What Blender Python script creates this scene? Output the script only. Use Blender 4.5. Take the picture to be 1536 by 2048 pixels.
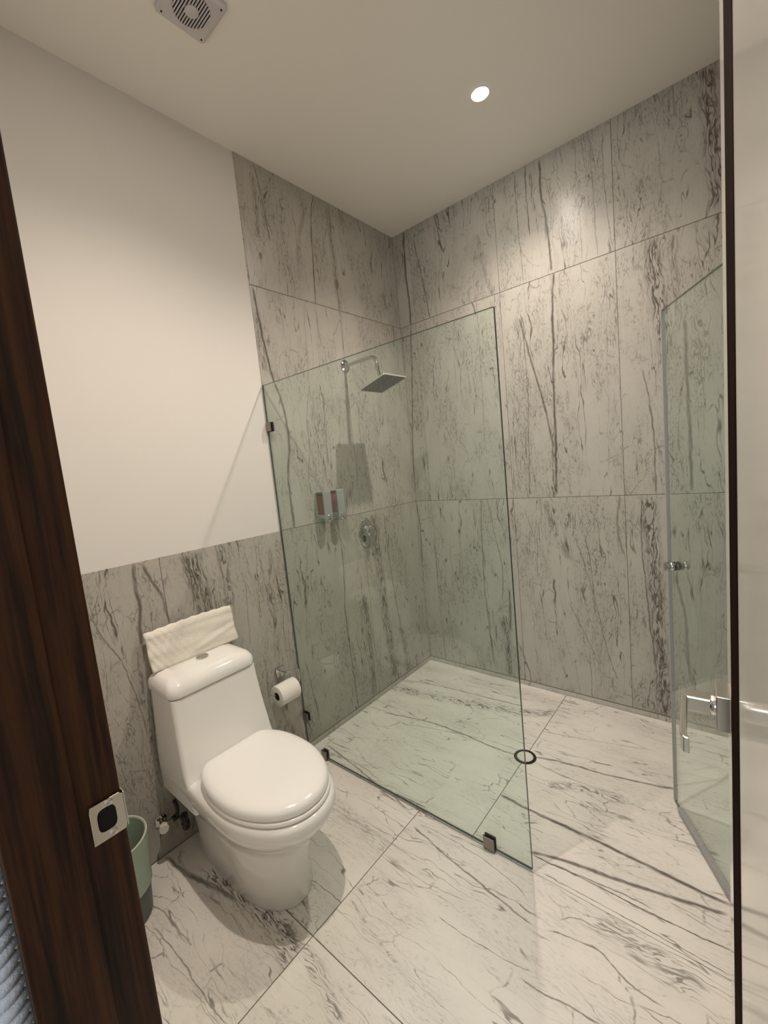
import bpy, bmesh, math, random
from mathutils import Vector, Matrix

# ------------------------------------------------------------------ scene, camera, world, exposure
scene = bpy.context.scene
COL = scene.collection
for o in list(bpy.data.objects):
    bpy.data.objects.remove(o, do_unlink=True)

CAM = Vector((1.8023, -2.4711, 1.4771))
YAW, PITCH, ROLL, FPX = 0.7083, -0.1085, -0.1003, 850.0
fw = Vector((-math.sin(YAW)*math.cos(PITCH), math.cos(YAW)*math.cos(PITCH), math.sin(PITCH)))
rt = Vector((math.cos(YAW), math.sin(YAW), 0))
up = rt.cross(fw)
r2 = rt*math.cos(ROLL) + up*math.sin(ROLL)
u2 = -rt*math.sin(ROLL) + up*math.cos(ROLL)
cd = bpy.data.cameras.new('camera')
cd.sensor_fit = 'HORIZONTAL'; cd.sensor_width = 36.0; cd.lens = 36.0*FPX/1536.0
cd.clip_start = 0.01
cam = bpy.data.objects.new('camera', cd); COL.objects.link(cam)
cam.matrix_world = Matrix(((r2.x, u2.x, -fw.x, CAM.x), (r2.y, u2.y, -fw.y, CAM.y), (r2.z, u2.z, -fw.z, CAM.z), (0, 0, 0, 1)))
scene.camera = cam

world = bpy.data.worlds.new('world'); scene.world = world
world.use_nodes = True
world.node_tree.nodes['Background'].inputs[0].default_value = (0.62, 0.72, 0.9, 1)
world.node_tree.nodes['Background'].inputs[1].default_value = 0.35

vs = scene.view_settings
vs.view_transform = 'Standard'; vs.look = 'None'; vs.gamma = 1.0; vs.use_curve_mapping = False
vs.exposure = 0.34

SPOT_W = 66.0                     # each ceiling downlight
SPOT_COL = (1.0, 0.88, 0.77)
HALL_W = 40.0                     # daylight through the window of the room outside

# ------------------------------------------------------------------ room dimensions (metres)
H = 2.991; W = 1.92
YG = -1.186                       # line of the shower glass
YF, YO = -2.327, -2.439           # inner and outer face of the doorway wall
JX, HX = 1.17, 1.832              # left jamb face, hinge jamb face
DOORH = 2.45
YC = -1.727                        # toilet centre line

# ------------------------------------------------------------------ helpers
def tag(o, label=None, cat=None, group=None, kind=None):
    if label: o['label'] = label
    if cat: o['category'] = cat
    if group: o['group'] = group
    if kind: o['kind'] = kind
    return o

def link(name, bm, mat, parent=None, loc=(0, 0, 0), smooth=False, bevel=0.0, bseg=2, sub=0, rot=None, angle=40):
    me = bpy.data.meshes.new(name)
    bmesh.ops.recalc_face_normals(bm, faces=bm.faces[:])
    bm.to_mesh(me); bm.free()
    o = bpy.data.objects.new(name, me); COL.objects.link(o)
    o.location = loc
    if rot: o.rotation_euler = rot
    if parent: o.parent = parent
    for m in (mat if isinstance(mat, (list, tuple)) else [mat]):
        me.materials.append(m)
    if bevel:
        b = o.modifiers.new('bevel', 'BEVEL'); b.width = bevel; b.segments = bseg; b.limit_method = 'ANGLE'; b.angle_limit = math.radians(35)
    if sub:
        s = o.modifiers.new('sub', 'SUBSURF'); s.levels = sub; s.render_levels = sub
    if smooth:
        for p in me.polygons: p.use_smooth = True
        if not sub:
            me.set_sharp_from_angle(angle=math.radians(angle))
    return o

def empty(name, loc=(0, 0, 0), rz=0.0, parent=None):
    o = bpy.data.objects.new(name, None); COL.objects.link(o)
    o.location = loc; o.rotation_euler = (0, 0, rz); o.empty_display_size = 0.05
    if parent: o.parent = parent
    return o

def NB(): return bmesh.new()

def box(bm, x0, x1, y0, y1, z0, z1, mi=0):
    vs_ = [bm.verts.new(p) for p in ((x0, y0, z0), (x1, y0, z0), (x1, y1, z0), (x0, y1, z0), (x0, y0, z1), (x1, y0, z1), (x1, y1, z1), (x0, y1, z1))]
    fs = []
    for idx in ((0, 3, 2, 1), (4, 5, 6, 7), (0, 1, 5, 4), (1, 2, 6, 5), (2, 3, 7, 6), (3, 0, 4, 7)):
        f = bm.faces.new([vs_[i] for i in idx]); f.material_index = mi; fs.append(f)
    return fs

def bx(x0, x1, y0, y1, z0, z1):
    bm = NB(); box(bm, x0, x1, y0, y1, z0, z1); return bm

def frame_of(d):
    d = Vector(d).normalized()
    a = Vector((0, 0, 1)) if abs(d.z) < 0.9 else Vector((1, 0, 0))
    u = d.cross(a).normalized(); v = d.cross(u).normalized()
    return u, v

def tube(bm, pts, r, n=12, caps=True):
    pts = [Vector(p) for p in pts]
    rr = r if isinstance(r, (list, tuple)) else [r]*len(pts)
    prev = None; first = None
    u = None
    for i, p in enumerate(pts):
        d = (pts[min(i+1, len(pts)-1)] - pts[max(i-1, 0)]).normalized()
        if u is None:
            u, v = frame_of(d)
        else:
            u = (u - d*u.dot(d)).normalized(); v = d.cross(u)
        ring = [bm.verts.new(p + (u*math.cos(2*math.pi*k/n) + v*math.sin(2*math.pi*k/n))*rr[i]) for k in range(n)]
        if prev:
            for k in range(n): bm.faces.new((prev[k], prev[(k+1) % n], ring[(k+1) % n], ring[k]))
        else: first = ring
        prev = ring
    if caps:
        bm.faces.new(first[::-1]); bm.faces.new(prev)

def lathe(bm, prof, c=(0, 0, 0), axis=(0, 0, 1), n=32, close=True):
    """prof: list of (radius, height) along axis"""
    c = Vector(c); d = Vector(axis).normalized(); u, v = frame_of(d)
    prev = None; first = None
    for r, h in prof:
        ring = [bm.verts.new(c + d*h + (u*math.cos(2*math.pi*k/n) + v*math.sin(2*math.pi*k/n))*r) for k in range(n)]
        if prev:
            for k in range(n): bm.faces.new((prev[k], prev[(k+1) % n], ring[(k+1) % n], ring[k]))
        else: first = ring
        prev = ring
    if close:
        bm.faces.new(first[::-1]); bm.faces.new(prev)

def loft(bm, rings, cap0=True, cap1=True):
    prev = None; first = None
    for rg in rings:
        ring = [bm.verts.new(p) for p in rg]
        n = len(ring)
        if prev:
            for k in range(n): bm.faces.new((prev[k], prev[(k+1) % n], ring[(k+1) % n], ring[k]))
        else: first = ring
        prev = ring
    if cap0: bm.faces.new(first[::-1])
    if cap1: bm.faces.new(prev)

def smooth_path(pts, n=8):
    """Catmull-Rom through the points"""
    P = [Vector(p) for p in pts]; out = []
    for i in range(len(P)-1):
        p0 = P[max(i-1, 0)]; p1 = P[i]; p2 = P[i+1]; p3 = P[min(i+2, len(P)-1)]
        for k in range(n):
            t = k/n
            out.append(0.5*((2*p1) + (p2-p0)*t + (2*p0-5*p1+4*p2-p3)*t*t + (3*p1-p0-3*p2+p3)*t**3))
    out.append(P[-1]); return out

# ------------------------------------------------------------------ node helpers
class NT:
    def __init__(s, nt): s.nt = nt
    def n(s, t, **kw):
        nd = s.nt.nodes.new(t)
        for k, v in kw.items(): setattr(nd, k, v)
        return nd
    def put(s, sock, v):
        if isinstance(v, bpy.types.NodeSocket): s.nt.links.new(v, sock)
        else: sock.default_value = v
    def math(s, op, a, b=0.0, c=None, clamp=False):
        nd = s.n('ShaderNodeMath', operation=op, use_clamp=clamp)
        s.put(nd.inputs[0], a); s.put(nd.inputs[1], b)
        if c is not None: s.put(nd.inputs[2], c)
        return nd.outputs[0]
    def mapr(s, v, a, b, c=0.0, d=1.0, smooth=True):
        nd = s.n('ShaderNodeMapRange', interpolation_type='SMOOTHSTEP' if smooth else 'LINEAR')
        s.put(nd.inputs['Value'], v); s.put(nd.inputs['From Min'], a); s.put(nd.inputs['From Max'], b)
        s.put(nd.inputs['To Min'], c); s.put(nd.inputs['To Max'], d)
        return nd.outputs[0]
    def comb(s, x, y, z):
        nd = s.n('ShaderNodeCombineXYZ')
        for i, v in enumerate((x, y, z)): s.put(nd.inputs[i], v)
        return nd.outputs[0]
    def noise(s, vec, scale, detail=3.0, rough=0.5, dist=0.0, dim='3D'):
        nd = s.n('ShaderNodeTexNoise', noise_dimensions=dim)
        s.put(nd.inputs['Vector'], vec); nd.inputs['Scale'].default_value = scale
        nd.inputs['Detail'].default_value = detail; nd.inputs['Roughness'].default_value = rough
        nd.inputs['Distortion'].default_value = dist
        return nd
    def edge(s, vec, scale=1.0):
        nd = s.n('ShaderNodeTexVoronoi', feature='DISTANCE_TO_EDGE', voronoi_dimensions='2D')
        s.put(nd.inputs['Vector'], vec); nd.inputs['Scale'].default_value = scale
        return nd.outputs['Distance']
    def mixc(s, f, a, b):
        nd = s.n('ShaderNodeMix', data_type='RGBA')
        s.put(nd.inputs['Factor'], f); s.put(nd.inputs['A'], a) if False else None
        s.put(nd.inputs[0], f)
        for sock, v in ((nd.inputs[6], a), (nd.inputs[7], b)): s.put(sock, v)
        return nd.outputs[2]

def newmat(name):
    m = bpy.data.materials.new(name); m.use_nodes = True
    b = m.node_tree.nodes['Principled BSDF']
    return m, NT(m.node_tree), b

def pmat(name, col, rough=0.5, metal=0.0, spec=0.5, coat=0.0, bump=0.0, bscale=200.0, var=0.0, vscale=6.0):
    """plain procedural surface: colour with a slight noise variation, optional fine bump"""
    m, t, b = newmat(name)
    b.inputs['Roughness'].default_value = rough; b.inputs['Metallic'].default_value = metal
    b.inputs['Specular IOR Level'].default_value = spec; b.inputs['Coat Weight'].default_value = coat
    tc = t.n('ShaderNodeTexCoord').outputs['Object']
    nz = t.noise(tc, vscale, 3.0).outputs['Fac']
    c2 = tuple(max(0.0, c*(1-var)) for c in col)
    out = t.mixc(nz, tuple(col)+(1,), c2+(1,))
    t.put(b.inputs['Base Color'], out)
    if bump:
        bn = t.n('ShaderNodeBump'); bn.inputs['Strength'].default_value = bump; bn.inputs['Distance'].default_value = 0.002
        t.put(bn.inputs['Height'], t.noise(tc, bscale, 4.0).outputs['Fac']); t.put(b.inputs['Normal'], bn.outputs[0])
    return m

# ------------------------------------------------------------------ materials
M = {}
M['paint'] = pmat('wall_paint', (0.710, 0.685, 0.652), 0.75, spec=0.25, bump=0.05, bscale=90, var=0.02)
M['ceil'] = pmat('ceiling_paint', (0.84, 0.805, 0.75), 0.85, spec=0.2, bump=0.05, bscale=120, var=0.02)
M['grout'] = pmat('grout', (0.17, 0.15, 0.125), 0.9, spec=0.1, var=0.2, vscale=40)
M['ceramic'] = pmat('ceramic', (0.86, 0.84, 0.81), 0.08, spec=0.55, coat=0.4, var=0.01)
M['seatplastic'] = pmat('seat_plastic', (0.90, 0.875, 0.85), 0.16, spec=0.5, var=0.01)
M['chrome'] = pmat('chrome', (0.56, 0.56, 0.55), 0.08, metal=1.0, var=0.02)
M['chromeplate'] = pmat('chrome_plate', (0.85, 0.84, 0.82), 0.22, metal=1.0, var=0.02)
M['nickel'] = pmat('satin_nickel', (0.72, 0.68, 0.62), 0.22, metal=1.0, var=0.05, vscale=30)
M['steel'] = pmat('brushed_steel', (0.62, 0.58, 0.53), 0.32, metal=1.0, var=0.08, vscale=60)
M['bronze'] = pmat('clamp_metal', (0.30, 0.27, 0.23), 0.35, metal=1.0, var=0.1, vscale=50)
M['black'] = pmat('black_rubber', (0.012, 0.011, 0.010), 0.45, var=0.1)
M['paper'] = pmat('tissue_paper', (0.85, 0.82, 0.77), 0.95, spec=0.1, bump=0.25, bscale=260, var=0.04, vscale=30)
M['card'] = pmat('cardboard', (0.10, 0.075, 0.055), 0.9, spec=0.1, var=0.1)
M['fanplastic'] = pmat('fan_plastic', (0.62, 0.58, 0.60), 0.5, spec=0.3, var=0.12, vscale=20)
M['dark'] = pmat('dark_recess', (0.015, 0.012, 0.012), 0.8, spec=0.1, var=0.1)
M['doorwhite'] = pmat('door_lacquer', (0.72, 0.68, 0.62), 0.11, spec=0.5, var=0.02)
M['bingreen'] = pmat('bin_green', (0.34, 0.42, 0.33), 0.45, spec=0.4, var=0.08, vscale=8)
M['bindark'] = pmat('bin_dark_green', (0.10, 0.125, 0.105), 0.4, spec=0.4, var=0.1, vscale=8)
M['liner'] = pmat('bin_liner', (0.66, 0.66, 0.58), 0.4, spec=0.4, var=0.08, bump=0.3, bscale=60)
M['brass'] = pmat('valve_brass', (0.45, 0.38, 0.24), 0.3, metal=1.0, var=0.2, vscale=50)
M['silver'] = pmat('silver_plastic', (0.40, 0.42, 0.41), 0.35, metal=0.4, var=0.05)
M['amber'] = pmat('amber_liquid', (0.20, 0.075, 0.02), 0.2, var=0.25, vscale=30)
M['pink'] = pmat('pink_liquid', (0.40, 0.17, 0.17), 0.2, var=0.15, vscale=30)
M['smoke'] = pmat('smoked_plastic', (0.07, 0.065, 0.055), 0.25, var=0.1)
M['seal'] = pmat('seal_plastic', (0.36, 0.35, 0.35), 0.4, var=0.1)
M['hallfloor'] = pmat('hall_floor', (0.45, 0.40, 0.34), 0.4, var=0.15)

def wood_mat(name, c0, c1, rough):
    m, t, b = newmat(name)
    tc = t.n('ShaderNodeTexCoord').outputs['Object']
    sp = t.n('ShaderNodeSeparateXYZ'); t.put(sp.inputs[0], tc)
    v = t.comb(t.math('MULTIPLY', sp.outputs[0], 30.0), t.math('MULTIPLY', sp.outputs[1], 30.0), t.math('MULTIPLY', sp.outputs[2], 1.6))
    g1 = t.noise(v, 1.0, 5.0, 0.6, 0.6).outputs['Fac']
    v2 = t.comb(t.math('MULTIPLY', sp.outputs[0], 220.0), t.math('MULTIPLY', sp.outputs[1], 220.0), t.math('MULTIPLY', sp.outputs[2], 7.0))
    g2 = t.noise(v2, 1.0, 3.0, 0.6).outputs['Fac']
    f = t.math('ADD', t.math('MULTIPLY', g1, 0.75), t.math('MULTIPLY', g2, 0.35))
    t.put(b.inputs['Base Color'], t.mixc(t.mapr(f, 0.38, 0.72), c0+(1,), c1+(1,)))
    b.inputs['Roughness'].default_value = rough; b.inputs['Specular IOR Level'].default_value = 0.25
    bn = t.n('ShaderNodeBump'); bn.inputs['Strength'].default_value = 0.25; bn.inputs['Distance'].default_value = 0.001
    t.put(bn.inputs['Height'], f); t.put(b.inputs['Normal'], bn.outputs[0])
    return m
M['wood'] = wood_mat('jamb_wood', (0.007, 0.0022, 0.0008), (0.060, 0.019, 0.005), 0.5)
M['stripdark'] = wood_mat('dark_strip_grain', (0.006, 0.002, 0.001), (0.020, 0.007, 0.003), 0.9)
M['stripdark'].node_tree.nodes['Principled BSDF'].inputs['Specular IOR Level'].default_value = 0.02

def glass_mat(name, tint, f0=0.034):
    m = bpy.data.materials.new(name); m.use_nodes = True
    t = NT(m.node_tree); m.node_tree.nodes.remove(m.node_tree.nodes['Principled BSDF'])
    out = m.node_tree.nodes['Material Output']
    tr = t.n('ShaderNodeBsdfTransparent'); tr.inputs[0].default_value = tint+(1,)
    gl = t.n('ShaderNodeBsdfGlossy'); gl.inputs['Color'].default_value = (1, 1, 1, 1); gl.inputs['Roughness'].default_value = 0.0
    lw = t.n('ShaderNodeLayerWeight'); lw.inputs[0].default_value = 0.5
    p5 = t.math('POWER', lw.outputs['Facing'], 5.0)
    f = t.math('MULTIPLY_ADD', p5, 1-f0, f0)
    mx = t.n('ShaderNodeMixShader'); t.put(mx.inputs[0], f)
    t.put(mx.inputs[1], tr.outputs[0]); t.put(mx.inputs[2], gl.outputs[0])
    t.put(out.inputs['Surface'], mx.outputs[0])
    return m
M['glass'] = glass_mat('shower_glass', (0.922, 0.970, 0.950))
M['glassedge'] = pmat('glass_edge', (0.055, 0.075, 0.060), 0.25, var=0.15, vscale=30)

def emit_mat(name, col, s):
    m = bpy.data.materials.new(name); m.use_nodes = True
    t = NT(m.node_tree); m.node_tree.nodes.remove(m.node_tree.nodes['Principled BSDF'])
    e = t.n('ShaderNodeEmission'); e.inputs[0].default_value = col+(1,); e.inputs[1].default_value = s
    t.put(m.node_tree.nodes['Material Output'].inputs['Surface'], e.outputs[0]); return m
M['bulb'] = emit_mat('lamp_glow', (1.0, 0.88, 0.77), 330.0)

def towel_mat(name, col, scale, strength):
    m, t, b = newmat(name)
    tc = t.n('ShaderNodeTexCoord').outputs['Object']
    b.inputs['Base Color'].default_value = col+(1,); b.inputs['Roughness'].default_value = 0.95
    b.inputs['Specular IOR Level'].default_value = 0.1; b.inputs['Sheen Weight'].default_value = 0.2
    h = t.noise(tc, scale, 4.0, 0.7).outputs['Fac']
    t.put(b.inputs['Base Color'], t.mixc(h, col+(1,), tuple(c*0.88 for c in col)+(1,)))
    bn = t.n('ShaderNodeBump'); bn.inputs['Strength'].default_value = strength; bn.inputs['Distance'].default_value = 0.004
    t.put(bn.inputs['Height'], h); t.put(b.inputs['Normal'], bn.outputs[0]); return m
M['towel'] = towel_mat('towel_cloth', (0.86, 0.81, 0.72), 150, 0.7)
M['robe'] = towel_mat('robe_knit', (0.60, 0.595, 0.66), 300, 0.6)

# ------------------------------------------------------------------ veined marble
# vein courses in wall metres: ([(across, along)...], width, strength, webbed)
VB = [
    ([(1.033, 2.404), (1.017, 2.217), (1.013, 2.008), (1.001, 1.742), (0.998, 1.522), (0.987, 1.227)], 0.011, 0.85, 0),
    ([(0.839, 2.216), (0.887, 1.984), (0.939, 1.753), (0.987, 1.482)], 0.009, 0.75, 0),
    ([(0.85, 2.158), (0.857, 1.823), (0.84, 1.424), (0.833, 1.218)], 0.005, 0.7, 0),
    ([(0.747, 1.581), (0.736, 1.236)], 0.005, 0.5, 0),
    ([(0.995, 2.973), (0.996, 2.781), (1.016, 2.624), (1.026, 2.419)], 0.01, 0.8, 0),
    ([(0.918, 2.98), (0.915, 2.818), (0.923, 2.636)], 0.007, 0.75, 0),
    ([(0.861, 2.969), (0.859, 2.688), (0.87, 2.421)], 0.004, 0.65, 0),
    ([(0.942, 2.943), (0.952, 2.751)], 0.012, 0.7, 1),
    ([(1.243, 2.921), (1.241, 2.671), (1.251, 2.41)], 0.004, 0.55, 0),
    ([(1.17, 2.936), (1.178, 2.605), (1.181, 2.412)], 0.003, 0.5, 0),
    ([(1.295, 2.949), (1.292, 2.694), (1.317, 2.431)], 0.004, 0.6, 0),
    ([(1.097, 2.566), (1.118, 2.386)], 0.003, 0.4, 0),
    ([(1.475, 2.392), (1.49, 2.209), (1.515, 2.022), (1.53, 1.836)], 0.05, 0.95, 1),
    ([(1.562, 2.379), (1.567, 2.183), (1.576, 2.004)], 0.018, 0.6, 1),
    ([(1.428, 1.812), (1.462, 1.542), (1.468, 1.21)], 0.007, 0.65, 0),
    ([(1.597, 1.998), (1.605, 1.728), (1.615, 1.216)], 0.012, 0.7, 0),
    ([(1.654, 1.873), (1.665, 1.649)], 0.004, 0.5, 0),
    ([(1.431, 1.198), (1.442, 0.969), (1.455, 0.709), (1.465, 0.389), (1.488, 0.01)], 0.05, 1, 1),
    ([(1.409, 1.186), (1.399, 0.967), (1.416, 0.651), (1.445, 0.302)], 0.006, 0.8, 0),
    ([(1.341, 1.071), (1.41, 0.993)], 0.004, 0.5, 0),
    ([(1.538, 0.795), (1.574, 0.569), (1.586, 0.336), (1.618, 0.159)], 0.01, 0.55, 0),
    ([(1.691, 2.996), (1.699, 2.819), (1.716, 2.596), (1.731, 2.431)], 0.045, 0.95, 1),
    ([(1.575, 2.989), (1.581, 2.866)], 0.006, 0.5, 0),
    ([(1.075, 0.969), (1.163, 0.617), (1.205, 0.392), (1.26, 0.171)], 0.005, 0.6, 0),
    ([(1.028, 0.569), (1.174, 0.238)], 0.005, 0.55, 0),
    ([(1.127, 0.971), (1.15, 0.788), (1.16, 0.53)], 0.005, 0.6, 0),
    ([(1.308, 1.202), (1.292, 1.017), (1.321, 0.883)], 0.01, 0.5, 0),
    ([(0.791, 1.128), (0.873, 0.887)], 0.004, 0.55, 0),
    ([(0.92, 1.186), (0.967, 1.01), (1.041, 0.837)], 0.03, 0.5, 1),
    ([(0.687, 0.29), (0.749, 0.136), (0.767, 0.024)], 0.007, 0.6, 0),
    ([(-0.003, 1.19), (0.014, 0.989), (-0.005, 0.615), (-0.001, 0.232), (0.003, 0.017)], 0.008, 0.8, 0),
    ([(0.509, 1.196), (0.499, 0.867), (0.492, 0.597), (0.506, 0.324), (0.516, 0.081)], 0.006, 0.75, 0),
    ([(0.557, 1.194), (0.587, 1.001), (0.625, 0.743), (0.604, 0.543)], 0.006, 0.65, 0),
    ([(0.66, 0.616), (0.651, 0.35)], 0.012, 0.75, 0),
    ([(0.611, 0.41), (0.626, 0.244), (0.633, 0.04)], 0.03, 0.8, 1),
    ([(0.12, 0.883), (0.126, 0.738), (0.12, 0.553)], 0.004, 0.6, 0),
    ([(0.351, 1.199), (0.328, 0.858), (0.318, 0.541)], 0.003, 0.55, 0),
    ([(0.193, 0.489), (0.21, 0.233), (0.22, 0.123)], 0.004, 0.6, 0),
    ([(0.096, 2.976), (0.087, 2.689), (0.093, 2.559), (0.088, 2.366)], 0.01, 0.85, 0),
    ([(0.088, 2.366), (0.055, 1.974), (0.013, 1.565), (-0.006, 1.208)], 0.009, 0.75, 0),
    ([(0.163, 2.912), (0.213, 2.646), (0.246, 2.402)], 0.007, 0.75, 0),
    ([(0.624, 3.017), (0.634, 2.944)], 0.01, 0.6, 1),
    ([(0.618, 2.759), (0.661, 2.493), (0.685, 2.401)], 0.02, 0.55, 1),
    ([(0.335, 2.962), (0.332, 2.786)], 0.004, 0.5, 0),
    ([(0.406, 2.31), (0.399, 2.035), (0.4, 1.846)], 0.004, 0.4, 0),
    ([(0.581, 2.391), (0.579, 2.29), (0.578, 1.876), (0.565, 1.51)], 0.004, 0.5, 0),
]
VL = [
    ([(-1.07, 2.974), (-1.059, 2.917), (-1.045, 2.785), (-1.03, 2.65)], 0.006, 0.75, 0),
    ([(-1.088, 2.928), (-1.093, 2.767), (-1.109, 2.625)], 0.02, 0.55, 1),
    ([(-0.703, 2.975), (-0.733, 2.848), (-0.751, 2.634), (-0.768, 2.406)], 0.008, 0.8, 0),
    ([(-0.758, 2.915), (-0.837, 2.711), (-0.862, 2.501)], 0.02, 0.5, 1),
    ([(-0.595, 2.949), (-0.589, 2.735), (-0.58, 2.405)], 0.025, 0.6, 1),
    ([(-0.715, 2.538), (-0.637, 2.801), (-0.599, 2.921)], 0.004, 0.5, 0),
    ([(-1.17, 2.389), (-1.154, 2.217), (-1.138, 2.077), (-1.114, 1.945)], 0.011, 0.85, 0),
    ([(-1.114, 1.945), (-1.078, 1.835), (-1.064, 1.657), (-1.099, 1.452), (-1.101, 1.268), (-1.102, 1.202)], 0.012, 0.75, 0),
    ([(-1.172, 2.284), (-1.163, 2.121), (-1.164, 2.001)], 0.03, 0.6, 1),
    ([(-0.878, 1.951), (-0.928, 1.762), (-0.932, 1.6), (-0.963, 1.467), (-0.962, 1.357)], 0.005, 0.6, 0),
    ([(-0.783, 1.903), (-0.806, 1.652), (-0.791, 1.424)], 0.005, 0.55, 0),
    ([(-0.854, 2.375), (-0.869, 2.19), (-0.881, 1.978)], 0.004, 0.5, 0),
    ([(-0.51, 1.89), (-0.516, 1.647), (-0.495, 1.397), (-0.472, 1.236)], 0.005, 0.5, 0),
    ([(-0.577, 2.419), (-0.582, 2.177)], 0.004, 0.5, 0),
    ([(-0.771, 2.366), (-0.763, 2.179)], 0.004, 0.6, 0),
    ([(-0.051, 2.381), (-0.066, 2.181), (-0.08, 1.911)], 0.004, 0.6, 0),
    ([(-0.468, 1.171), (-0.469, 0.943), (-0.46, 0.675), (-0.447, 0.432), (-0.423, 0.073)], 0.05, 0.9, 1),
    ([(-0.37, 1.156), (-0.36, 0.817), (-0.329, 0.496), (-0.281, 0.191)], 0.007, 0.7, 0),
    ([(-0.792, 1.162), (-0.779, 0.951), (-0.808, 0.656), (-0.798, 0.309), (-0.787, 0.015)], 0.007, 0.75, 0),
    ([(-0.636, 0.695), (-0.625, 0.464), (-0.628, 0.234), (-0.639, 0.005)], 0.035, 0.8, 1),
    ([(-0.643, 0.824), (-0.682, 0.518), (-0.714, 0.369)], 0.005, 0.6, 0),
    ([(-0.319, 0.386), (-0.281, 0.191), (-0.269, 0.039)], 0.04, 0.7, 1),
    ([(-1.137, 0.487), (-1.113, 0.305), (-1.09, 0.147)], 0.005, 0.6, 0),
    ([(-1.155, 0.853), (-1.2, 0.624)], 0.005, 0.5, 0),
    ([(-1.027, 1.093), (-1.071, 0.855), (-1.109, 0.56)], 0.004, 0.55, 0),
    ([(-1.878, 1.192), (-1.883, 1.114), (-1.88, 1.023), (-1.895, 0.937), (-1.895, 0.875)], 0.012, 0.75, 0),
    ([(-1.845, 1.184), (-1.823, 1.107), (-1.799, 1.048), (-1.791, 0.972), (-1.785, 0.928)], 0.01, 0.7, 0),
    ([(-1.659, 1.182), (-1.647, 1.091), (-1.632, 0.998), (-1.601, 0.897)], 0.07, 1, 1),
    ([(-1.676, 1.186), (-1.668, 1.097), (-1.678, 0.945)], 0.008, 0.8, 0),
    ([(-1.52, 1.196), (-1.513, 1.079), (-1.513, 0.914)], 0.03, 0.7, 1),
    ([(-2.046, 1.049), (-2.014, 0.942), (-1.978, 0.849), (-1.957, 0.739), (-1.936, 0.605), (-1.93, 0.518)], 0.005, 0.6, 0),
    ([(-1.912, 0.882), (-1.921, 0.701), (-1.919, 0.532), (-1.914, 0.379)], 0.01, 0.55, 1),
    ([(-1.344, 1.159), (-1.352, 1.013), (-1.375, 0.769)], 0.004, 0.5, 0),
    ([(-1.422, 1.007), (-1.442, 0.694)], 0.004, 0.5, 0),
    ([(-1.264, 1.117), (-1.279, 0.864), (-1.305, 0.559)], 0.02, 0.5, 1),
    ([(-1.327, 0.41), (-1.293, 0.229), (-1.26, 0.127)], 0.02, 0.5, 1),
]
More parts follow.
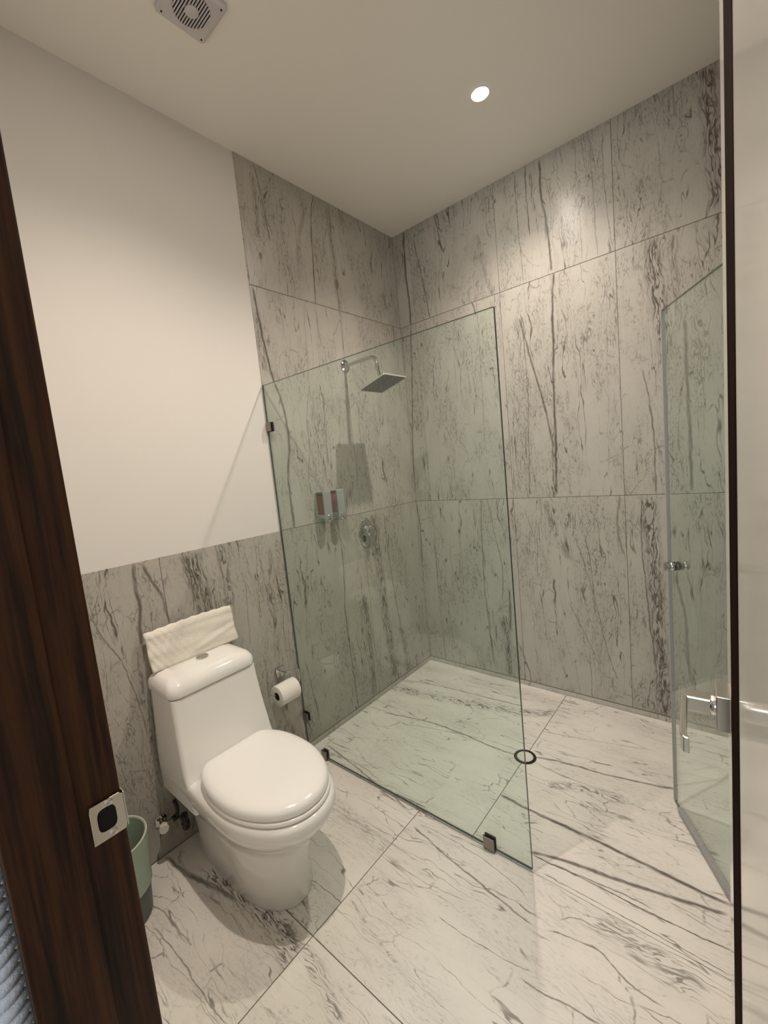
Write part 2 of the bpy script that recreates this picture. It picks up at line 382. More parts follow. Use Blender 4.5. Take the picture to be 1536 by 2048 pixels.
VF = [
    ([(-0.921, 0.985), (-0.931, 1.125), (-0.932, 1.256), (-0.934, 1.365), (-0.945, 1.574), (-0.947, 1.76)], 0.012, 0.8, 0),
    ([(-0.612, 1.022), (-0.576, 1.169), (-0.561, 1.295), (-0.517, 1.502), (-0.498, 1.571)], 0.009, 0.7, 0),
    ([(-1.118, 1.187), (-1.077, 1.317), (-1.052, 1.457), (-1.031, 1.557), (-0.986, 1.749)], 0.012, 0.75, 0),
    ([(-1.126, 1.2), (-1.121, 1.279), (-1.114, 1.361), (-1.111, 1.484), (-1.109, 1.608), (-1.098, 1.763)], 0.005, 0.85, 0),
    ([(-1.124, 1.217), (-1.115, 1.311), (-1.1, 1.421), (-1.093, 1.565)], 0.005, 0.65, 0),
    ([(-1.172, 1.261), (-1.17, 1.392), (-1.169, 1.509), (-1.169, 1.675), (-1.171, 1.765)], 0.0035, 0.7, 0),
    ([(-0.469, -0.196), (-0.425, 0.239), (-0.351, 0.587), (-0.29, 0.839), (-0.207, 0.979)], 0.05, 0.85, 1),
    ([(-0.362, -0.103), (-0.285, 0.263), (-0.263, 0.542), (-0.236, 0.802)], 0.006, 0.7, 0),
    ([(-0.707, 0.139), (-0.649, 0.427), (-0.639, 0.616), (-0.656, 0.856), (-0.645, 0.942)], 0.008, 0.75, 0),
    ([(-0.727, 0.342), (-0.65, 0.622), (-0.611, 0.834), (-0.611, 0.928)], 0.004, 0.6, 0),
    ([(-1.105, 0.061), (-1.148, 0.346), (-1.174, 0.498), (-1.166, 0.61), (-1.161, 0.744)], 0.008, 0.7, 0),
    ([(-0.734, -0.177), (-0.702, 0.095), (-0.639, 0.488)], 0.003, 0.5, 0),
    ([(-1.156, 0.057), (-1.124, 0.252), (-1.145, 0.474)], 0.004, 0.5, 0),
    ([(-1.268, 0.767), (-1.296, 0.906), (-1.32, 1.047), (-1.34, 1.171), (-1.351, 1.277)], 0.007, 0.65, 0),
    ([(-1.241, 0.786), (-1.235, 0.958), (-1.251, 1.13), (-1.277, 1.232)], 0.003, 0.6, 0),
    ([(-1.432, 0.744), (-1.436, 0.911), (-1.407, 1.076)], 0.003, 0.5, 0),
    ([(-1.62, 0.74), (-1.649, 0.815), (-1.664, 0.885), (-1.68, 0.971), (-1.701, 1.08)], 0.008, 0.45, 1),
    ([(-1.502, 1.037), (-1.506, 1.096), (-1.497, 1.227), (-1.479, 1.326)], 0.003, 0.6, 0),
    ([(-1.509, 1.316), (-1.508, 1.366), (-1.492, 1.452), (-1.484, 1.511)], 0.005, 0.65, 0),
    ([(-1.34, 1.335), (-1.322, 1.404), (-1.314, 1.471), (-1.346, 1.542), (-1.353, 1.625)], 0.005, 0.65, 0),
    ([(-1.29, 1.35), (-1.257, 1.393), (-1.248, 1.456), (-1.228, 1.507)], 0.005, 0.6, 0),
    ([(-1.244, 1.441), (-1.229, 1.534), (-1.244, 1.623), (-1.269, 1.705)], 0.05, 0.6, 1),
    ([(-1.865, 0.222), (-1.845, 0.402), (-1.838, 0.546), (-1.836, 0.629), (-1.875, 0.744)], 0.06, 0.8, 1),
    ([(-1.94, 0.019), (-1.928, 0.148), (-1.89, 0.305), (-1.871, 0.411)], 0.014, 0.7, 0),
    ([(-2.085, 0.265), (-2.078, 0.402), (-2.079, 0.538), (-2.075, 0.704)], 0.004, 0.6, 0),
    ([(-1.817, 0.708), (-1.85, 0.843), (-1.885, 0.963)], 0.03, 0.6, 1),
    ([(-1.364, 0.36), (-1.386, 0.569), (-1.405, 0.747)], 0.05, 0.4, 1),
    ([(-0.753, 1.137), (-0.691, 1.286), (-0.685, 1.419)], 0.04, 0.6, 1),
    ([(-0.414, 0.943), (-0.37, 1.133), (-0.284, 1.45)], 0.004, 0.5, 0),
    ([(-0.647, 1.006), (-0.666, 1.217), (-0.653, 1.394)], 0.004, 0.5, 0),
]


def vein_group():
    g = bpy.data.node_groups.new('vein_line', 'ShaderNodeTree')
    for nm in ('U', 'V', 'Center', 'Width', 'Strength', 'V0', 'V1', 'Web', 'UseWeb'):
        g.interface.new_socket(nm, in_out='INPUT', socket_type='NodeSocketFloat')
    g.interface.new_socket('Out', in_out='OUTPUT', socket_type='NodeSocketFloat')
    t = NT(g); gi = t.n('NodeGroupInput'); go = t.n('NodeGroupOutput')
    I = gi.outputs
    d = t.math('ABSOLUTE', t.math('SUBTRACT', I['U'], I['Center']))
    m = t.mapr(d, I['Width'], t.math('MULTIPLY', I['Width'], 0.15))
    lo = t.mapr(I['V'], t.math('SUBTRACT', I['V0'], 0.015), t.math('ADD', I['V0'], 0.015))
    hi = t.mapr(I['V'], t.math('SUBTRACT', I['V1'], 0.02), t.math('ADD', I['V1'], 0.02), 1.0, 0.0)
    a = t.math('MULTIPLY', t.math('MULTIPLY', m, lo), t.math('MULTIPLY', hi, I['Strength']))
    w = t.math('ADD', t.math('MULTIPLY', I['Web'], I['UseWeb']), t.math('SUBTRACT', 1.0, I['UseWeb']))
    t.put(go.inputs[0], t.math('MULTIPLY', a, w))
    return g
VG = vein_group()
BASE_A, BASE_B, VEINC = (0.47, 0.445, 0.395), (0.62, 0.59, 0.53), (0.098, 0.085, 0.069)

def marble(name, iu, iv, su, sv, veins, seed, rough, tone=1.0, dens=1.0, swirl=0.55):
    """iu, iv: axis index across and along the veins; su, sv: tile size; veins in tile metres as ([(u, v)...], width, strength, web)"""
    m, t, b = newmat(name)
    tc = t.n('ShaderNodeTexCoord').outputs['Object']
    sp = t.n('ShaderNodeSeparateXYZ'); t.put(sp.inputs[0], tc)
    U, V = sp.outputs[iu], sp.outputs[iv]
    rnd = random.Random(seed); s0, s1 = rnd.uniform(0, 60), rnd.uniform(0, 60)
    def P(u, v, ku, kv, o=0.0): return t.comb(t.math('MULTIPLY_ADD', u, ku, s0+o), t.math('MULTIPLY_ADD', v, kv, s1+o*1.7), 0.0)
    wn = t.noise(P(U, V, 5.0, 2.4), 1.0, 3.0, 0.6, dim='2D')
    ws = t.n('ShaderNodeSeparateXYZ'); t.put(ws.inputs[0], wn.outputs['Color'])
    wob = t.math('MULTIPLY_ADD', ws.outputs[0], 0.09, -0.045)
    wob2 = t.math('MULTIPLY_ADD', ws.outputs[1], 0.09, -0.045)
    low = ws.outputs[2]
    fj = t.noise(P(U, V, 42.0, 17.0, 3), 1.0, 2.0, 0.6, dim='2D').outputs['Fac']
    Uw = t.math('ADD', t.math('ADD', U, wob), t.math('MULTIPLY', fj, 0.012))
    Uv = t.math('MULTIPLY_ADD', wob2, 0.16, t.math('MULTIPLY_ADD', fj, 0.012, t.math('SUBTRACT', U, 0.006)))
    Vd = t.math('ADD', V, wob2)
    Vs = t.math('MULTIPLY_ADD', wob2, 0.35, V)
    n1 = t.noise(P(Uw, Vs, 36.0, 5.0, 5), 1.0, 2.5, 0.62, dim='2D').outputs['Fac']        # streaky field: its contour lines are hair veins
    r1 = t.math('ABSOLUTE', t.math('SUBTRACT', n1, 0.5))
    fine = t.mapr(r1, 0.026, 0.004)
    n2 = t.noise(P(Uw, Vs, 82.0, 8.5, 13), 1.0, 1.5, 0.6, dim='2D').outputs['Fac']
    web = t.math('MAXIMUM', t.mapr(r1, 0.045 if swirl > 0.3 else 0.030, 0.006), t.mapr(t.math('ABSOLUTE', t.math('SUBTRACT', n2, 0.5)), 0.075 if swirl > 0.3 else 0.040, 0.012, 0.16 if swirl > 0.3 else 0.08, 1.0))
    n3 = t.noise(P(Uw, Vs, 13.0, 1.1, 5), 1.0, 2.2, 0.5, dim='2D').outputs['Fac']
    mid = t.mapr(t.math('ABSOLUTE', t.math('SUBTRACT', n3, 0.5)), 0.0105, 0.002)
    crack = t.mapr(t.edge(P(t.math('MULTIPLY_ADD', n2, 0.02, Uw), Vd, 18.0, 5.2, 15)), 0.032, 0.006)
    grain = t.noise(P(Uw, Vd, 240.0, 44.0, 9), 1.0, 1.0, 0.6, dim='2D').outputs['Fac']
    patch = t.mapr(low, 0.40, 0.60)
    pt2 = t.mapr(ws.outputs[0], 0.44, 0.60)
    d1 = t.math('MULTIPLY', t.math('MULTIPLY', fine, patch), swirl*dens)
    d2 = t.math('MULTIPLY', t.math('MULTIPLY', mid, t.mapr(ws.outputs[1], 0.38, 0.52)), 0.72*dens)
    d4 = t.math('MULTIPLY', t.math('MULTIPLY', crack, pt2), (0.36 if swirl > 0.3 else 0.58)*dens)
    d3 = t.math('MULTIPLY', t.math('MULTIPLY', t.mapr(grain, 0.53, 0.76), t.math('MULTIPLY_ADD', patch, 0.80, 0.20)), (0.52 if swirl > 0.3 else 0.26)*dens)
    dk = t.math('MAXIMUM', t.math('MAXIMUM', d1, d2), t.math('MAXIMUM', d3, d4))
    dk = t.math('MULTIPLY', dk, t.mapr(n2, 0.32, 0.56, 0.35, 1.0))
    brk = t.mapr(n2, 0.30, 0.52, 0.70, 1.0)
    Vn = t.math('DIVIDE', V, sv)
    for pts, wd, st, wb in veins:
        pts = sorted(pts, key=lambda q: q[1])
        v0, v1 = pts[0][1], pts[-1][1]
        fc = t.n('ShaderNodeFloatCurve'); t.put(fc.inputs['Value'], Vn)
        cv = fc.mapping.curves[0]
        lo_u = -0.5; rng = su+1.0
        P = [(min(max(v/sv, 0.0), 1.0), (u-lo_u)/rng) for u, v in pts]
        Q = []
        for q in P:
            if not Q or q[0] > Q[-1][0]+0.004: Q.append(q)
        if len(Q) == 1: Q.append((min(Q[0][0]+0.05, 1.0), Q[0][1]))
        cv.points[0].location = Q[0]; cv.points[1].location = Q[-1]
        for q in Q[1:-1]: cv.points.new(*q)
        fc.mapping.use_clip = False; fc.mapping.update()
        cen = t.math('MULTIPLY_ADD', fc.outputs[0], rng, lo_u)
        g = t.n('ShaderNodeGroup', node_tree=VG)
        for nm, val in (('U', Uv), ('V', V), ('Center', cen), ('Width', wd*(1.15 if wb else (0.95 if wd >= 0.009 else 0.78))), ('Strength', min(1.0, st*1.15)), ('V0', v0), ('V1', v1), ('Web', web), ('UseWeb', float(wb))):
            t.put(g.inputs[nm], val)
        dk = t.math('MAXIMUM', dk, g.outputs[0])
    dk = t.math('MULTIPLY', dk, brk)
    tint = (1.0, 1.0, 1.0) if tone < 1.1 else (1.0, 1.0, 1.035)               # the floor stone is whiter
    base = t.mixc(low, tuple(c*tone*k for c, k in zip(BASE_B, tint))+(1,), tuple(c*tone*k for c, k in zip(BASE_A, tint))+(1,))
    t.put(b.inputs['Base Color'], t.mixc(t.math('MINIMUM', dk, 1.0), base, VEINC+(1,)))
    b.inputs['Roughness'].default_value = rough; b.inputs['Specular IOR Level'].default_value = 0.32
    return m

# ------------------------------------------------------------------ structure
def struct(name, bm, mat, parent=None, **kw):
    o = link(name, bm, mat, parent, **kw)
    if parent is None: o['kind'] = 'structure'
    return o

GAP = 0.0030
def clip_vein(pts, v0, v1):
    """clip a polyline (u, v) to the v range"""
    P = sorted(pts, key=lambda q: q[1]); out = []
    for a, c in zip(P[:-1], P[1:]):
        if c[1] < v0 or a[1] > v1 or c[1]-a[1] < 1e-6: continue
        for v in (max(a[1], v0), min(c[1], v1)):
            tt = (v-a[1])/(c[1]-a[1]); q = (a[0]+(c[0]-a[0])*tt, v)
            if not out or q[1] > out[-1][1]+1e-5: out.append(q)
    return out

SEED = [10]
def tile(parent, plane, a0, a1, b0, b1, veins, rough, tone=0.79, dens=1.3, swirl=0.5, gl=GAP, gr=GAP, gb=GAP, gt=GAP, name='tile'):
    """a: across the veins, b: along them (world metres). plane: 'back' (x, z), 'left' (y, z), 'right' (y, z), 'floor' (y, x)"""
    vs_ = []
    for pts, w, s, wb in veins:
        inside = [q for q in pts if a0-0.03 <= q[0] <= a1+0.03 and b0-0.05 <= q[1] <= b1+0.05]
        if len(inside)*2 < len(pts): continue
        c = clip_vein(pts, b0, b1)
        if len(c) >= 2 and c[-1][1]-c[0][1] > 0.02:
            vs_.append(([(q[0]-a0, q[1]-b0) for q in c], w, s, wb))
    SEED[0] += 1
    su, sv = a1-a0, b1-b0
    A0, A1, B0, B1 = gl/2, su-gr/2, gb/2, sv-gt/2
    T = 0.006
    if plane == 'back': bm = bx(A0, A1, 0, T, B0, B1); loc = (a0, 0, b0); iu, iv = 0, 2
    elif plane == 'left': bm = bx(-T, 0, A0, A1, B0, B1); loc = (0, a0, b0); iu, iv = 1, 2
    elif plane == 'right': bm = bx(0, T, A0, A1, B0, B1); loc = (W, a0, b0); iu, iv = 1, 2
    else: bm = bx(B0, B1, A0, A1, -T, 0); loc = (b0, a0, 0); iu, iv = 1, 0
    m = marble('marble_%d' % SEED[0], iu, iv, su, sv, vs_, SEED[0], rough, tone, dens, swirl)
    return link(name, bm, m, parent, loc=loc, bevel=0.0006, bseg=1)

Z1, Z2, ZB = 2.400, 1.200, 0.031
WR = 0.30                                                    # gloss of the wall tiles
# left wall: plaster, grout bed, tiles
wl = struct('wall_left', bx(-0.12, -0.0035, YF, 0.12, -0.06, H+0.06), M['paint'])
g = NB(); box(g, -0.0034, -0.0012, YG+0.002, 0.0, 0, H); box(g, -0.0034, -0.0012, YF, YG-0.002, 0, Z2-0.001)
link('grout', g, M['grout'], wl)
for (b0, b1) in ((ZB, Z2), (Z2, Z1), (Z1, H)):
    for (a0, a1) in ((YG, -0.585), (-0.585, 0.0)):
        tile(wl, 'left', a0, a1, b0, b1, VL, WR, gb=GAP, gt=(0.0 if b1 == H else GAP), gr=(0.002 if a1 == 0 else 0.0022), gl=(0.0 if a0 == YG else 0.0022))
for (a0, a1) in ((-1.785, YG), (YF, -1.785)):
    tile(wl, 'left', a0, a1, 0.0, Z2, VL, WR, gb=0.004, gt=0.0, gl=(0.0 if a0 == YF else 0.0022), gr=(0.0 if a1 == YG else 0.0022))
# back wall
wb = struct('wall_back', bx(-0.12, W+0.12, 0.0035, 0.12, -0.06, H+0.06), M['paint'])
link('grout', bx(0, W, 0.0012, 0.0034, 0, H), M['grout'], wb)
for (b0, b1) in ((ZB, Z2), (Z2, Z1), (Z1, H)):
    for (a0, a1) in ((0.0, 0.128), (0.128, 0.729), (0.729, 1.330), (1.330, W)):
        tile(wb, 'back', a0, a1, b0, b1, VB, WR, gl=(0.002 if a0 == 0 else 0.0022), gr=0.0022, gt=(0.0 if b1 == H else GAP))
# right wall (behind the open door)
wr = struct('wall_right', bx(W+0.0035, W+0.12, YF, 0.12, -0.06, H+0.06), M['paint'])
link('grout', bx(W+0.0012, W+0.0034, YF, 0.0, 0, H), M['grout'], wr)
for (b0, b1) in ((ZB, Z2), (Z2, Z1), (Z1, H)):
    for (a0, a1) in ((YG, -0.585), (-0.585, 0.0)):
        tile(wr, 'right', a0, a1, b0, b1, [], WR)
for (a0, a1) in ((-1.785, YG), (YF, -1.785)):
    tile(wr, 'right', a0, a1, 0.0, Z2, [], WR)
    tile(wr, 'right', a0, a1, Z2, H, [], WR)
# skirting strips of the same stone round the shower
SK = marble('marble_skirting', 0, 2, W, 0.03, [], 77, WR, 0.92)
SK2 = marble('marble_skirting_left', 1, 2, 1.2, 0.03, [], 78, WR, 0.92)
struct('baseboard_back', bx(0.0, W, -0.0005, 0.006, 0.0, ZB-0.0035), SK)
struct('baseboard_left', bx(-0.006, 0.0005, YG+0.004, -0.001, 0.0, ZB-0.0035), SK2)

# floor: slab with grout, stone slabs
fl = struct('floor', bx(-0.12, W+0.12, YO, 0.12, -0.10, -0.0075), M['grout'])
link('grout', bx(0.0, W, YF, 0.0, -0.0075, -0.0016), M['grout'], fl)
FR = 0.22; FT = 1.42
for (a0, a1, b0, b1, gt_) in ((-1.184, 0.0, 0.0, 0.979, 0.0), (-1.184, 0.0, 0.979, W, 0.0), (-1.784, -1.184, 0.0, 0.733, 0), (-1.784, -1.184, 0.733, W, 0), (YF, -1.784, 0.0, 0.733, 0), (YF, -1.784, 0.733, W, 0)):
    tile(fl, 'floor', a0, a1, b0, b1, VF, FR, FT, 0.95, swirl=0.18, gl=(0.0016 if a0 == -1.184 else GAP), gr=(0.0016 if a1 == -1.184 else GAP), gb=GAP, gt=GAP)
struct('trim_2', bx(JX-0.04, HX+0.04, YO, YF, -0.0074, -0.0005), M['hallfloor'])      # threshold
# ceiling
struct('ceiling', bx(-0.12, W+0.12, YO, 0.12, H, H+0.12), M['ceil'])
# doorway wall
fwm = NB()
box(fwm, -0.12, JX-0.035, YO, YF, -0.06, H+0.06); box(fwm, HX+0.035, W+0.12, YO, YF, -0.06, H+0.06); box(fwm, JX-0.035, HX+0.035, YO, YF, DOORH+0.035, H+0.06)
struct('wall_front', fwm, M['paint'])
tr1 = empty('trim_1', (JX, (YF+YO)/2, 0)); tr1['kind'] = 'structure'
tr1['label'] = 'dark stained wooden door frame with a steel strike plate'
def lc(o, base):                                             # world-coordinates mesh under a moved parent
    o.location = -Vector(base); return o
B1 = tr1.location
jb = NB(); box(jb, JX-0.034, JX, YO-0.004, YF+0.004, 0.0, DOORH)
lc(link('jamb', jb, M['wood'], tr1, bevel=0.003), B1)
jb = NB(); box(jb, JX-0.001, JX+0.0035, YO-0.004, YO+0.068, 0.0, DOORH)
lc(link('door_stop', jb, M['wood'], tr1, bevel=0.0015), B1)
jb = NB(); box(jb, HX, HX+0.034, YO-0.004, YF+0.004, 0.0, DOORH)
lc(link('jamb', jb, M['wood'], tr1, bevel=0.003), B1)
jb = NB(); box(jb, JX-0.034, HX+0.034, YO-0.004, YF+0.004, DOORH, DOORH+0.034)
lc(link('frame_head', jb, M['wood'], tr1, bevel=0.003), B1)
# strike plate with a real latch hole: rectangle bridged to a rounded hole
def strike(name, y0, y1, z0, z1, hy, hz, ry, rz_, x0, x1):
    bm = NB(); n = 32; rings = []
    for x in (x0, x1):
        inn = []; outr = []
        for k in range(n):
            a = 2*math.pi*k/n; c, s = math.cos(a), math.sin(a)
            e = 0.55
            inn.append(Vector((x, hy + ry*math.copysign(abs(c)**e, c), hz + rz_*math.copysign(abs(s)**e, s))))
            ky = ((y1-hy)/c if c > 0 else (y0-hy)/c) if abs(c) > 1e-6 else 1e9
            kz = ((z1-hz)/s if s > 0 else (z0-hz)/s) if abs(s) > 1e-6 else 1e9
            kk = min(ky, kz)
            outr.append(Vector((x, hy+c*kk, hz+s*kk)))
        rings.append(([bm.verts.new(p) for p in inn], [bm.verts.new(p) for p in outr]))
    (i0, o0), (i1, o1) = rings
    for k in range(n):
        j = (k+1) % n
        bm.faces.new((i0[k], i0[j], o0[j], o0[k])); bm.faces.new((i1[k], o1[k], o1[j], i1[j]))
        bm.faces.new((i0[k], i1[k], i1[j], i0[j])); bm.faces.new((o0[k], o0[j], o1[j], o1[k]))
    return bm
SZ = 1.0625
sp_ = lc(link('strike_plate', strike('strike', -2.3615, YF+0.004, SZ-0.026, SZ+0.026, -2.3435, SZ+0.001, 0.0105, 0.0155, JX+0.0036, JX+0.0052), M['nickel'], tr1, bevel=0.0005), B1)
bm = NB(); box(bm, JX-0.010, JX+0.0050, YF+0.004, YF+0.0058, SZ-0.024, SZ+0.024); lc(link('strike_lip', bm, M['nickel'], tr1, bevel=0.0008), B1)
bm = NB(); box(bm, JX-0.018, JX+0.0042, -2.356, -2.331, SZ-0.017, SZ+0.019); lc(link('latch_pocket', bm, M['dark'], tr1), B1)
for dz in (-0.0205, 0.0215):
    bm = NB(); lathe(bm, [(0.0048, 0), (0.0048, 0.0012), (0.003, 0.0022), (0.0012, 0.0012)], (JX+0.0050, -2.3395, SZ+dz), (1, 0, 0), 14)
    lc(link('screw', bm, M['steel'], tr1, smooth=True), B1)

# ------------------------------------------------------------------ room outside the doorway
HY = -4.7; HXL, HXR = -0.5, 3.0
struct('floor_hall', bx(HXL-0.1, HXR+0.1, HY-0.1, YO, -0.10, -0.002), M['hallfloor'])
struct('ceiling_hall', bx(HXL-0.1, HXR+0.1, HY-0.1, YO, H-0.2, H-0.08), M['ceil'])
struct('wall_hall_left', bx(HXL-0.1, HXL, HY, YO, -0.02, H-0.2), M['paint'])
struct('wall_hall_right', bx(HXR, HXR+0.1, HY, YO, -0.02, H-0.2), M['paint'])
hb = NB(); wx0, wx1, wz0, wz1 = 1.5, 2.9, 0.9, 2.2
box(hb, HXL, wx0, HY-0.1, HY, -0.02, H-0.2); box(hb, wx1, HXR, HY-0.1, HY, -0.02, H-0.2); box(hb, wx0, wx1, HY-0.1, HY, -0.02, wz0); box(hb, wx0, wx1, HY-0.1, HY, wz1, H-0.2)
struct('wall_hall_rear', hb, M['paint'])
hs = NB(); box(hs, HXL-0.1, -0.12, YO-0.001, YF, -0.02, H-0.2); box(hs, W+0.12, HXR+0.1, YO-0.001, YF, -0.02, H-0.2)
struct('wall_hall_front', hs, M['paint'])
wn_ = empty('window_1', (2.2, HY-0.05, wz0)); wn_['kind'] = 'structure'
B2 = wn_.location
bm = NB()
for a in (wx0, (wx0+wx1)/2-0.025, wx1-0.05): box(bm, a, a+0.05, HY-0.08, HY-0.03, wz0, wz1)
for a in (wz0, wz1-0.05): box(bm, wx0, wx1, HY-0.08, HY-0.03, a, a+0.05)
lc(link('window_frame', bm, M['doorwhite'], wn_), B2)
for a in (wx0+0.05, (wx0+wx1)/2+0.025):
    lc(link('pane', bx(a, a+0.60, HY-0.058, HY-0.052, wz0+0.05, wz1-0.05), M['glass'], wn_), B2)
al = bpy.data.lights.new('window_daylight', 'AREA'); al.energy = HALL_W; al.shape = 'RECTANGLE'; al.size = 1.3; al.size_y = 1.2; al.color = (0.88, 0.92, 1.0)
ao = bpy.data.objects.new('window_daylight', al); COL.objects.link(ao); ao.location = (2.2, HY-0.14, 1.55); ao.rotation_euler = (-math.pi/2, 0, 0)
ao.rotation_euler = (math.pi/2, 0, 0)

# ------------------------------------------------------------------ ceiling downlights
def downlight(x, y, label):
    r = empty('ceiling_downlight', (x, y, H)); tag(r, label, 'downlight', 'recessed ceiling downlights')
    bm = NB(); lathe(bm, [(0.0305, -0.0004), (0.043, -0.0004), (0.043, -0.0015), (0.039, -0.0028), (0.0315, -0.0015), (0.0305, -0.0004)], (0, 0, 0), (0, 0, 1), 40, close=False)
    link('trim_ring', bm, M['ceil'], r, smooth=True)
    bm = NB(); lathe(bm, [(0.0300, -0.0005), (0.0300, -0.002), (0.024, -0.0032), (0.010, -0.0042)], (0, 0, 0), (0, 0, 1), 32)
    link('bulb', bm, M['bulb'], r, smooth=True)
    l = bpy.data.lights.new('downlight_beam', 'SPOT'); l.energy = SPOT_W; l.color = SPOT_COL
    l.spot_size = math.radians(136); l.spot_blend = 1.0; l.shadow_soft_size = 0.022
    lo = bpy.data.objects.new('downlight_beam', l); COL.objects.link(lo); lo.parent = r; lo.location = (0, 0, -0.030)
    return r
downlight(0.961, -0.596, 'glowing ceiling downlight above the shower')
downlight(0.95, -1.775, 'ceiling downlight above the toilet, nearer the doorway')

# ------------------------------------------------------------------ exhaust fan
ef = empty('exhaust_fan', (0.4665, -1.605, H)); tag(ef, 'small square white exhaust fan grille on the ceiling', 'fan')
fa = 0.0825
bm = NB()
def rrect(hx, hy, r, z, n=6):
    P = []
    for (cx, cy, a0) in ((hx-r, hy-r, 0), (-hx+r, hy-r, 90), (-hx+r, -hy+r, 180), (hx-r, -hy+r, 270)):
        for k in range(n+1):
            a = math.radians(a0+90*k/n); P.append(Vector((cx+r*math.cos(a), cy+r*math.sin(a), z)))
    return P
loft(bm, [rrect(fa, fa, 0.012, 0.0), rrect(fa, fa, 0.012, -0.012), rrect(fa-0.006, fa-0.006, 0.010, -0.017)])
link('cover', bm, M['fanplastic'], ef, smooth=True, angle=35)
bm = NB(); lathe(bm, [(0.056, -0.0165), (0.056, -0.0176), (0.054, -0.0178)], (0, 0, 0), (0, 0, 1), 36)
link('fan_opening', bm, M['dark'], ef)
for k in range(13):
    y = -0.051 + 0.0085*k
    hw = math.sqrt(max(0.0566**2-y*y, 0.0001))
    link('slat', bx(-hw, hw, y-0.0019, y+0.0019, -0.021, -0.0172), M['fanplastic'], ef)
bm = NB(); lathe(bm, [(0.021, -0.017), (0.021, -0.0222), (0.019, -0.0235)], (0, 0, 0), (0, 0, 1), 30)
link('hub_cap', bm, M['fanplastic'], ef, smooth=True)
for sx in (-1, 1):
    for sy in (-1, 1):
        bm = NB(); lathe(bm, [(0.0028, -0.0165), (0.0028, -0.0185)], (sx*0.066, sy*0.066, 0), (0, 0, 1), 12)
        link('screw', bm, M['dark'], ef)

# ------------------------------------------------------------------ toilet
def outline(ctrl, z, n=5):
    half = [Vector((x, h, z)) for x, h in ctrl]
    full = half + [Vector((p.x, -p.y, z)) for p in half[-2:0:-1]]
    N = len(full); out = []
    for i in range(N):
        p0, p1, p2, p3 = full[i-1], full[i], full[(i+1) % N], full[(i+2) % N]
        for k in range(n):
            t = k/n
            q = 0.5*((2*p1)+(p2-p0)*t+(2*p0-5*p1+4*p2-p3)*t*t+(3*p1-p0-3*p2+p3)*t**3)
            q.z = z; out.append(q)
    return out
def inset(ctrl, d):
    xb, xf = ctrl[0][0], ctrl[-1][0]; cx = (xb+xf)/2; hw = max(h for _, h in ctrl)
    return [(cx+(x-cx)*(1-d/((xf-xb)/2)), h*(1-d/hw)) for x, h in ctrl]
to = empty('toilet', (0, YC, 0)); tag(to, 'white one-piece toilet with its lid closed', 'toilet')
C0 = [(.10, 0), (.10, .080), (.112, .116), (.25, .124), (.37, .124), (.46, .120), (.55, .094), (.604, .050), (.620, 0)]
C2 = [(.09, 0), (.09, .085), (.105, .122), (.25, .131), (.38, .131), (.48, .126), (.57, .099), (.618, .053), (.634, 0)]
C3 = [(.06, 0), (.06, .095), (.08, .138), (.25, .150), (.40, .150), (.51, .140), (.60, .108), (.648, .058), (.664, 0)]
C4 = [(.03, 0), (.03, .110), (.05, .160), (.25, .172), (.42, .173), (.54, .161), (.64, .122), (.695, .066), (.712, 0)]
C5 = [(.022, 0), (.022, .120), (.04, .174), (.25, .184), (.44, .188), (.57, .176), (.672, .132), (.728, .072), (.746, 0)]
C6 = [(.02, 0), (.02, .125), (.036, .180), (.25, .189), (.45, .195), (.58, .183), (.690, .138), (.748, .076), (.767, 0)]
rings = [outline(inset(C0, .004), 0.0), outline(C0, .006), outline(C0, .10), outline(C2, .20), outline(C2, .225), outline(C3, .262), outline(C4, .292), outline(C5, .330), outline(C6, .365), outline(C6, .388), outline(inset(C6, .005), .398), outline(inset(C6, .013), .403), outline(inset(C6, .03), .4045)]
bm = NB(); loft(bm, rings); link('bowl', bm, M['ceramic'], to, smooth=True, angle=50)
def tankring(xf, hw, z, xb=0.020, r=0.030):
    P = []; n = 6
    for (cx, cy, a0, rr) in ((xf-r, hw-r, 0, r), (xb+.012, hw-.012, 90, .012), (xb+.012, -hw+.012, 180, .012), (xf-r, -hw+r, 270, r)):
        for k in range(n+1):
            a = math.radians(a0+90*k/n); P.append(Vector((cx+rr*math.cos(a), cy+rr*math.sin(a), z)))
    return P
TK = [(.300, .186, .30), (.290, .187, .36), (.276, .188, .396), (.266, .188, .412), (.257, .187, .435), (.249, .186, .475), (.239, .183, .52), (.229, .180, .58), (.221, .177, .64), (.2155, .1745, .700)]
bm = NB(); loft(bm, [tankring(xf, hw, z, r=0.016) for xf, hw, z in TK]); link('tank', bm, M['ceramic'], to, smooth=True, angle=50)
LD = [(0.214, .1735, .7030), (.2195, .1785, .7045), (.2215, .1805, .710), (.2215, .1805, .726), (.2165, .1770, .742), (.204, .167, .7565), (.182, .150, .766), (.150, .12, .7705)]
bm = NB(); loft(bm, [tankring(xf, hw, z, xb=0.016+(.02 if z > .755 else 0)*(z-.755)/.015, r=0.040) for xf, hw, z in LD]); link('tank_lid', bm, M['ceramic'], to, smooth=True, angle=60)
bt = NB(); lathe(bt, [(.024, .768), (.024, .7755), (.0215, .7775)], (0.095, 0.012, 0), (0, 0, 1), 28)
fb = link('flush_button', bt, M['chrome'], to, smooth=True)
link('button_split', bx(0.0945, 0.0955, -0.010, 0.034, .7770, .7779), M['dark'], fb)
D1 = [(.266, 0), (.266, .085), (.276, .128), (.340, .166), (.44, .184), (.56, .177), (.665, .136), (.728, .075), (.750, 0)]
DS = [(.264, 0), (.264, .086), (.274, .130), (.338, .168), (.44, .186), (.56, .179), (.668, .138), (.732, .077), (.754, 0)]
